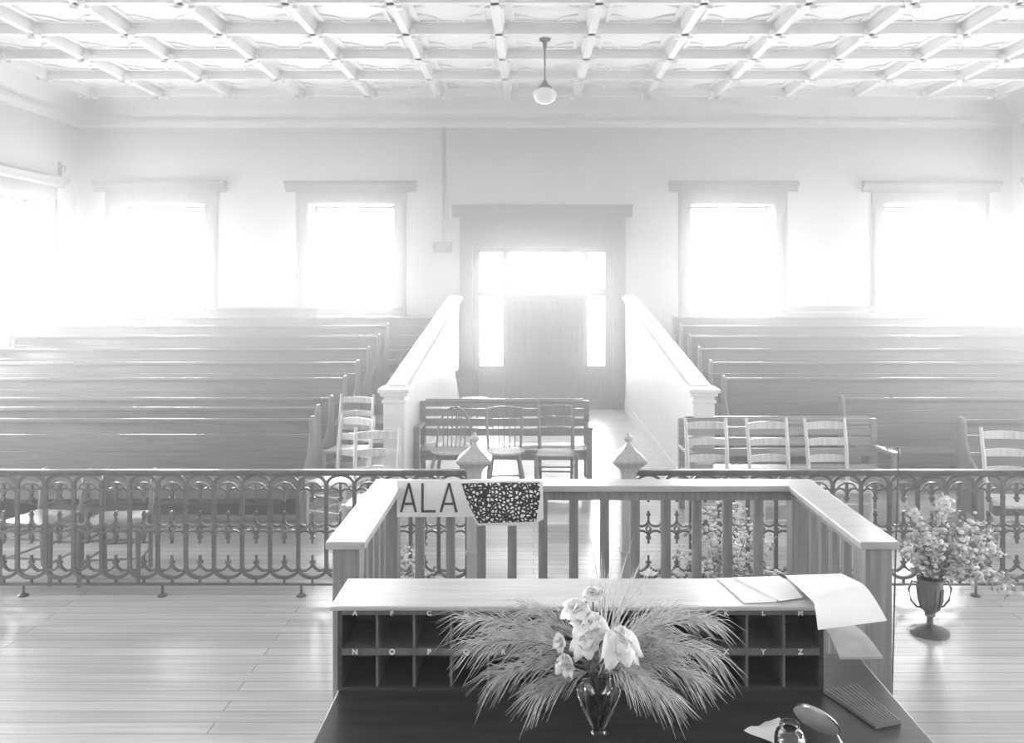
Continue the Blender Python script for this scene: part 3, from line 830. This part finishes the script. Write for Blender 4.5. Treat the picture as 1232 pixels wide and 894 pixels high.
# tall grass blades
gb = thing('grass_spray', 'tall pale grass blades rising from the middle of the desk bouquet', 'grass', mouth-Vector((0,0,.1)))
mb = MB()
for k in range(26):
    tip = P(random.uniform(700, 800), random.uniform(640, 720), 2.76+random.uniform(-.08,.08))
    m0 = mouth+Vector((random.uniform(-.03,.03),random.uniform(-.03,.03),0)); b0 = mouth-Vector((0,0,.1))
    pts = [foot-b0]+[p-b0 for p in bez(m0, m0.lerp(tip,.5)+Vector((random.uniform(-.02,.02),0,.03)), tip, 6)]
    mb.tube(pts, [.0012,.0018,.002,.002,.0018,.0015,.001,.0004], 4, False)
mb.build('blades', M['needle'], gb)
def petal(mb, c, ax, side, L_, w, droop, n=6):
    up = ax.cross(side).normalized(); rows = []
    for i in range(n+1):
        t = i/n; ww = w*math.sin(PI*min(1, .12+t*.86))**.7
        p = c+ax*L_*t*(1-.25*t*droop)+Vector((0,0,-1))*L_*droop*t*t*.8+up*0
        rows.append([p+side*ww*s+up*(.22*ww*(1-abs(s))*-1)+Vector((random.uniform(-1,1),random.uniform(-1,1),random.uniform(-1,1)))*.055*L_*t for s in (-1,-.5,0,.5,1)])
    mb.quadgrid(rows)
def flower(px, py, d, size, axis, label, droop=.5, npet=7):
    c = P(px, py, d); r = thing('white_flower', label, 'flower', c, 0, 'white flowers in the desk vase')
    ax = Vector(axis).normalized(); mb = MB()
    u = ax.orthogonal().normalized(); v = ax.cross(u)
    for lay, (sp, ln) in enumerate(((1.0, 1.0), (.45, .75), (.15, .5))):
        for k in range(npet-lay):
            a = 2*PI*(k+.5*lay)/(npet-lay)+random.uniform(-.2,.2)
            rad = u*math.cos(a)+v*math.sin(a)
            dr = (rad*sp+ax*(1.1-sp*.8)).normalized()
            sd = dr.cross(ax if abs(dr.dot(ax)) < .95 else u).normalized()
            petal(mb, Vector((0,0,0)), dr, sd, size*ln*random.uniform(.8,1.15), size*.42, droop*random.uniform(.5,1.2))
    o = mb.build('petals', M['petal'], r, True); o.modifiers.clear()
    so = o.modifiers.new('t', 'SOLIDIFY'); so.thickness = .0012
    m0 = mouth-c; pts = [foot-c]+bez(m0+Vector((random.uniform(-.03,.03),random.uniform(-.02,.02),0)), m0*.45-ax*.05, -ax*.004, 8)
    MB().tube(pts, .0035, 6).build('stem', M['stem'], r, True)
    return r
flower(745, 768, 2.60, .080, (.15,-.6,.5), 'large white bloom with drooping petals right of the others', .9, 8)
flower(712, 752, 2.66, .074, (-.1,-.5,.8), 'tall white bloom in the centre of the desk bouquet', .55)
flower(706, 770, 2.63, .056, (-.2,-.7,.5), 'small white bloom just under the tall central one', .6)
flower(692, 733, 2.70, .062, (-.3,-.4,.9), 'white bloom at the upper left of the central one', .5)
flower(713, 715, 2.74, .050, (0,-.3,1), 'topmost small white bloom of the desk bouquet', .4)
flower(675, 771, 2.66, .036, (-.6,-.6,.2), 'small round white bloom at left, above another', .5)
flower(682, 793, 2.62, .048, (-.5,-.7,-.1), 'lowest white bloom, left above the vase rim', .7)

# ------------------------------------------------------------------ flowering sprays behind the balustrade and in the floor urn
def spray(base, tip, label, group, lift=.08, n=60, lsz=.028, blossom=.5):
    base = Vector(base); tip = Vector(tip)
    r = thing('flowering_spray', label, 'branch', base, 0, group)
    pts = bez(Vector((0,0,0)), (tip-base)*.5+Vector((0,0,lift)), tip-base, 10)
    MB().tube(pts, [.005]*4+[.003]*7, 6).build('stem', M['stem'], r, True)
    ml, mf = MB(), MB()
    for k in range(n):
        t = .25+.75*random.random(); i = min(int(t*10), 9); p = pts[i].lerp(pts[i+1], t*10-i)
        d = Vector((random.gauss(0,1), random.gauss(0,1), random.gauss(0,.8))).normalized()
        q = p+d*random.uniform(.01,.065)
        if random.random() < blossom:
            s_ = lsz*random.uniform(.35,.6)
            m_ = Matrix.Translation(q)
            bmesh.ops.create_icosphere(mf.bm, subdivisions=1, radius=s_, matrix=m_ @ Matrix.Diagonal((1,1,.7,1)))
        else:
            sd = d.orthogonal().normalized(); nn_ = d.cross(sd); L_ = lsz*random.uniform(.8,1.6); w = L_*.3
            c1 = q+d*L_*.5
            vv = [ml.bm.verts.new(x) for x in (q, c1+sd*w+nn_*w*.4, q+d*L_, c1-sd*w+nn_*w*.4, c1)]
            ml.bm.faces.new((vv[0],vv[1],vv[4])); ml.bm.faces.new((vv[1],vv[2],vv[4])); ml.bm.faces.new((vv[2],vv[3],vv[4])); ml.bm.faces.new((vv[3],vv[0],vv[4]))
            ml.bm.faces.new((vv[3],vv[2],vv[1],vv[0]))
    ml.build('leaves', M['leaf'], r); mf.build('blossoms', M['petal'], r, True)
    return r
ub = on(1119, 762, 0); UXX, UYY = ub.x, ub.y
urn = thing('urn', 'two-handled footed metal urn standing on the floor right of the balustrade', 'urn', (UXX, UYY, 0))
MB().lathe([(0,0),(.115,0),(.115,.018),(.09,.03),(.05,.045),(.022,.06),(.018,.10),(.032,.115),(.03,.13),(.05,.155),(.067,.21),(.073,.27),(.078,.33),(.084,.35),(.080,.352),(.072,.33),(.06,.21),(0,.15)], 28, cap=False).build('body', M['urn'], urn, True)
mb = MB()
for k in range(12):
    a = 2*PI*k/12
    mb.tube([(.052*math.cos(a),.052*math.sin(a),.155),(.070*math.cos(a),.070*math.sin(a),.21),(.077*math.cos(a),.077*math.sin(a),.29)], .005, 5)
mb.build('gadroons', M['urn'], urn, True)
for s in (-1, 1):
    MB().tube([(s*.075,0,.32),(s*.115,0,.33),(s*.135,0,.28),(s*.12,0,.21),(s*.085,0,.17),(s*.05,0,.165)], .007, 8).build('handle', M['urn'], urn, True)
G2 = 'flowering sprays in the floor urn'
ut = (UXX, UYY, .33)
for (tp, dd, lf, lb) in [((1100,612),5.3,.06,'flowering spray at the left of the floor urn, pointing up'),((1140,600),5.35,.05,'tallest flowering spray in the middle of the floor urn'),((1175,628),5.4,.08,'flowering spray rising to the right in the floor urn'),
    ((1205,665),5.35,.12,'flowering spray arching far right from the floor urn'),((1222,708),5.3,.16,'lowest drooping spray at the right of the floor urn'),((1180,690),5.2,.10,'short spray drooping in front right of the floor urn'),
    ((1092,660),5.25,.08,'flowering spray leaning left from the floor urn'),((1125,650),5.2,.03,'short upright spray in front of the floor urn'),((1160,650),5.25,.06,'leafy spray in the thick of the floor urn bouquet'),((1195,640),5.55,.08,'spray at the back right of the floor urn')]:
    spray(ut, P(tp[0], tp[1], dd), lb, G2, lf, 150, .036, .42)
G3 = 'flowering sprays behind the right balusters'
jx, jy = (872-CX)/F*5.5, 5.5
pot = thing('basket', 'round basket of flowering sprays on the floor behind the right balusters', 'basket', (jx, jy, 0))
MB().lathe([(0,0),(.12,0),(.14,.12),(.16,.24),(.165,.26),(.15,.26),(.13,.12),(0,.06)], 24, cap=False).build('body', M['bark'], pot, True)
k = 0
for px_, py_ in ((800,690),(815,665),(830,630),(848,612),(868,602),(888,608),(905,625),(925,650),(935,690),(860,650),(890,660),(840,680),(912,690),(875,690)):
    spray((jx+random.uniform(-.06,.06), jy+random.uniform(-.05,.05), .22), P(px_, py_, 5.5+random.uniform(-.12,.2)), 'white flowering spray in the basket seen between the right balusters', G3, .06, 85, .030, .6)
jx, jy = (492-CX)/F*5.45, 5.45
pot = thing('low_pot', 'low pot of flowers on the floor behind the left balusters', 'pot', (jx, jy, 0))
MB().lathe([(0,0),(.09,0),(.11,.10),(.12,.2),(.125,.21),(.11,.21),(.1,.10),(0,.05)], 20, cap=False).build('body', M['bark'], pot, True)
for px_, py_ in ((478,672),(490,655),(505,668),(520,690),(485,692),(500,690)):
    spray((jx, jy, .18), P(px_, py_, 5.45+random.uniform(-.1,.1)), 'small flowering spray in the low pot behind the left balusters', 'flowering sprays behind the left balusters', .05, 45, .028, .5)

# ------------------------------------------------------------------ lamp, switch box, thin rod
lp = thing('pendant_lamp', 'white glass globe lamp hanging on a thin rod from the ceiling', 'lamp', ((655.5-CX)/F*11.2, 11.2, ZC))
MB().lathe([(0,0),(.075,0),(.07,-.03),(.03,-.05),(.022,-.12),(.012,-.16),(0,-.16)], 20).build('canopy', M['brass'], lp, True)
MB().tube([(0,0,-.14),(0,0,-.58)], .011, 8).build('rod', M['brass'], lp, True)
MB().lathe([(.012,-.54),(.03,-.56),(.05,-.60),(.09,-.635),(.095,-.65),(0,-.65)], 20).build('shade_holder', M['brass'], lp, True)
MB().lathe([(.075,-.64),(.085,-.66),(.13,-.68),(.155,-.72),(.15,-.77),(.12,-.82),(.06,-.855),(.025,-.86),(0,-.868)], 28).build('globe', M['milk'], lp, True)
jb = thing('switch_box', 'small grey box on the far wall with a conduit running up to the cornice', 'switch', ((533-CX)/68.5, YB, 2.85))
MB().box(-.16, .16, -.07, 0, -.09, .09).box(-.13, .13, -.085, -.07, -.06, .06).build('box', M['box'], jb, bevel=.008)
mb = MB(); mb.tube([(.0,-.02,.09),(.0,-.02,2.10)], .014, 8); mb.tube([(.05,-.02,.09),(.05,-.02,2.10)], .014, 8)
mb.build('conduit', M['conduit'], jb, True)
ra, rb_ = P(1081, 541, 4.0), P(1077, 690, 4.0)
fl = ra+(rb_-ra)*(ra.z/(ra.z-rb_.z))
rod = thing('thin_rod', 'thin dark rod with an added bright tip for the bench arm highlight, standing beside the right corner post', 'rod', (fl.x, fl.y, 0))
o0 = Vector((fl.x, fl.y, 0))
MB().tube([Vector((0,0,0)), ra-o0], .004, 8).build('shaft', M['iron'], rod, True)
tp_ = ra-o0
MB().tube([tp_, tp_+Vector((0,0,.006)), tp_+Vector((-.02,0,.008)), tp_+Vector((-.055,0,.002))], .006, 8).build('hook', M['steel'], rod, True)  # added bright tip, repeats the highlight on the bench arm's end

wb_ = thing('wall_bracket', 'small dark bracket high on the left wall near the far corner', 'bracket', (XL, 14.4, 4.12))
MB().box(0, .03, -.035, .035, -.16, .14).box(.03, .05, -.02, .02, -.12, .10).build('plate', M['iron'], wb_, bevel=.006)
MB().tube([(.04,0,.06),(.09,0,.08),(.11,0,.03),(.10,0,-.03)], .012, 8).build('arm', M['iron'], wb_, True)
# ------------------------------------------------------------------ scatter volume added in place of lens glow round the windows
LENS_GLOW = dict(d1=.0019, g1=.972, d2=.064, g2=.15)
m = bpy.data.materials.new('haze'); m.use_nodes = True; nt = m.node_tree; nt.nodes.clear()
o = nt.nodes.new('ShaderNodeOutputMaterial'); ad = nt.nodes.new('ShaderNodeAddShader')
for k in (1, 2):
    v = nt.nodes.new('ShaderNodeVolumeScatter'); v.inputs['Density'].default_value = LENS_GLOW['d%d' % k]; v.inputs['Anisotropy'].default_value = LENS_GLOW['g%d' % k]
    v.inputs['Color'].default_value = g(1); nt.links.new(v.outputs[0], ad.inputs[k-1])
    mr = nt.nodes.new('ShaderNodeMapRange'); mr.interpolation_type = 'SMOOTHSTEP'      # volume thinned near the camera to keep the foreground dark
    mr.inputs['From Min'].default_value = 2.8; mr.inputs['From Max'].default_value = 7.8
    mr.inputs['To Min'].default_value = LENS_GLOW['d%d' % k]*.12; mr.inputs['To Max'].default_value = LENS_GLOW['d%d' % k]
    if k == 1: gtc = nt.nodes.new('ShaderNodeTexCoord'); gsx = nt.nodes.new('ShaderNodeSeparateXYZ'); nt.links.new(gtc.outputs['Object'], gsx.inputs[0])
    nt.links.new(gsx.outputs['Y'], mr.inputs['Value']); nt.links.new(mr.outputs[0], v.inputs['Density'])
nt.links.new(ad.outputs[0], o.inputs['Volume'])
hz = MB().box(XL-.6, XR+.6, YF-.1, YB+.6, -.1, 5.65).build('haze', m)
tag(hz, 'added scatter volume filling the room, standing in for lens glow', 'haze', kind='stuff')

# ------------------------------------------------------------------ sky, camera, view
w = bpy.data.worlds.new('sky'); SC.world = w; w.use_nodes = True
wt = w.node_tree; bg = wt.nodes['Background']
wtc = wt.nodes.new('ShaderNodeTexCoord'); wsx = wt.nodes.new('ShaderNodeSeparateXYZ'); wmr = wt.nodes.new('ShaderNodeMapRange'); wmr.interpolation_type = 'SMOOTHSTEP'
wmr.inputs['From Min'].default_value = -.12; wmr.inputs['From Max'].default_value = .06; wmr.inputs['To Min'].default_value = .55; wmr.inputs['To Max'].default_value = 1   # ground, then overcast sky
wt.links.new(wtc.outputs['Generated'], wsx.inputs[0]); wt.links.new(wsx.outputs['Z'], wmr.inputs['Value']); 
wm2 = wt.nodes.new('ShaderNodeMapRange'); wm2.interpolation_type = 'SMOOTHSTEP'; wmu = wt.nodes.new('ShaderNodeMath'); wmu.operation = 'MULTIPLY'
wm2.inputs['From Min'].default_value = .3; wm2.inputs['From Max'].default_value = .9; wm2.inputs['To Min'].default_value = .52; wm2.inputs['To Max'].default_value = 1   # brighter towards the hidden sun
wt.links.new(wsx.outputs['Y'], wm2.inputs['Value']); wt.links.new(wmr.outputs[0], wmu.inputs[0]); wt.links.new(wm2.outputs[0], wmu.inputs[1]); wt.links.new(wmu.outputs[0], bg.inputs['Color'])
bg.inputs['Strength'].default_value = 14
cam = bpy.data.cameras.new('camera'); co = bpy.data.objects.new('camera', cam); COL.objects.link(co)
co.location = (0, 0, H); co.rotation_euler = (PI/2, 0, 0)
cam.sensor_width = 36; cam.lens = F/1232*36; cam.shift_x = -(CX-616)/1232; cam.shift_y = -(447-CY)/1232
cam.clip_start = .05; cam.clip_end = 200
SC.camera = co
vsn = SC.view_settings; vsn.view_transform = 'Standard'; vsn.look = 'None'; vsn.exposure = 2.6; vsn.gamma = 1; vsn.use_curve_mapping = False
cy = SC.cycles
cy.max_bounces = 8; cy.diffuse_bounces = 5; cy.glossy_bounces = 4; cy.transmission_bounces = 6; cy.volume_bounces = 0; cy.transparent_max_bounces = 12
cy.caustics_reflective = False; cy.caustics_refractive = False
cy.sample_clamp_indirect = 8
cy.use_denoising = True; cy.denoiser = 'OPENIMAGEDENOISE'
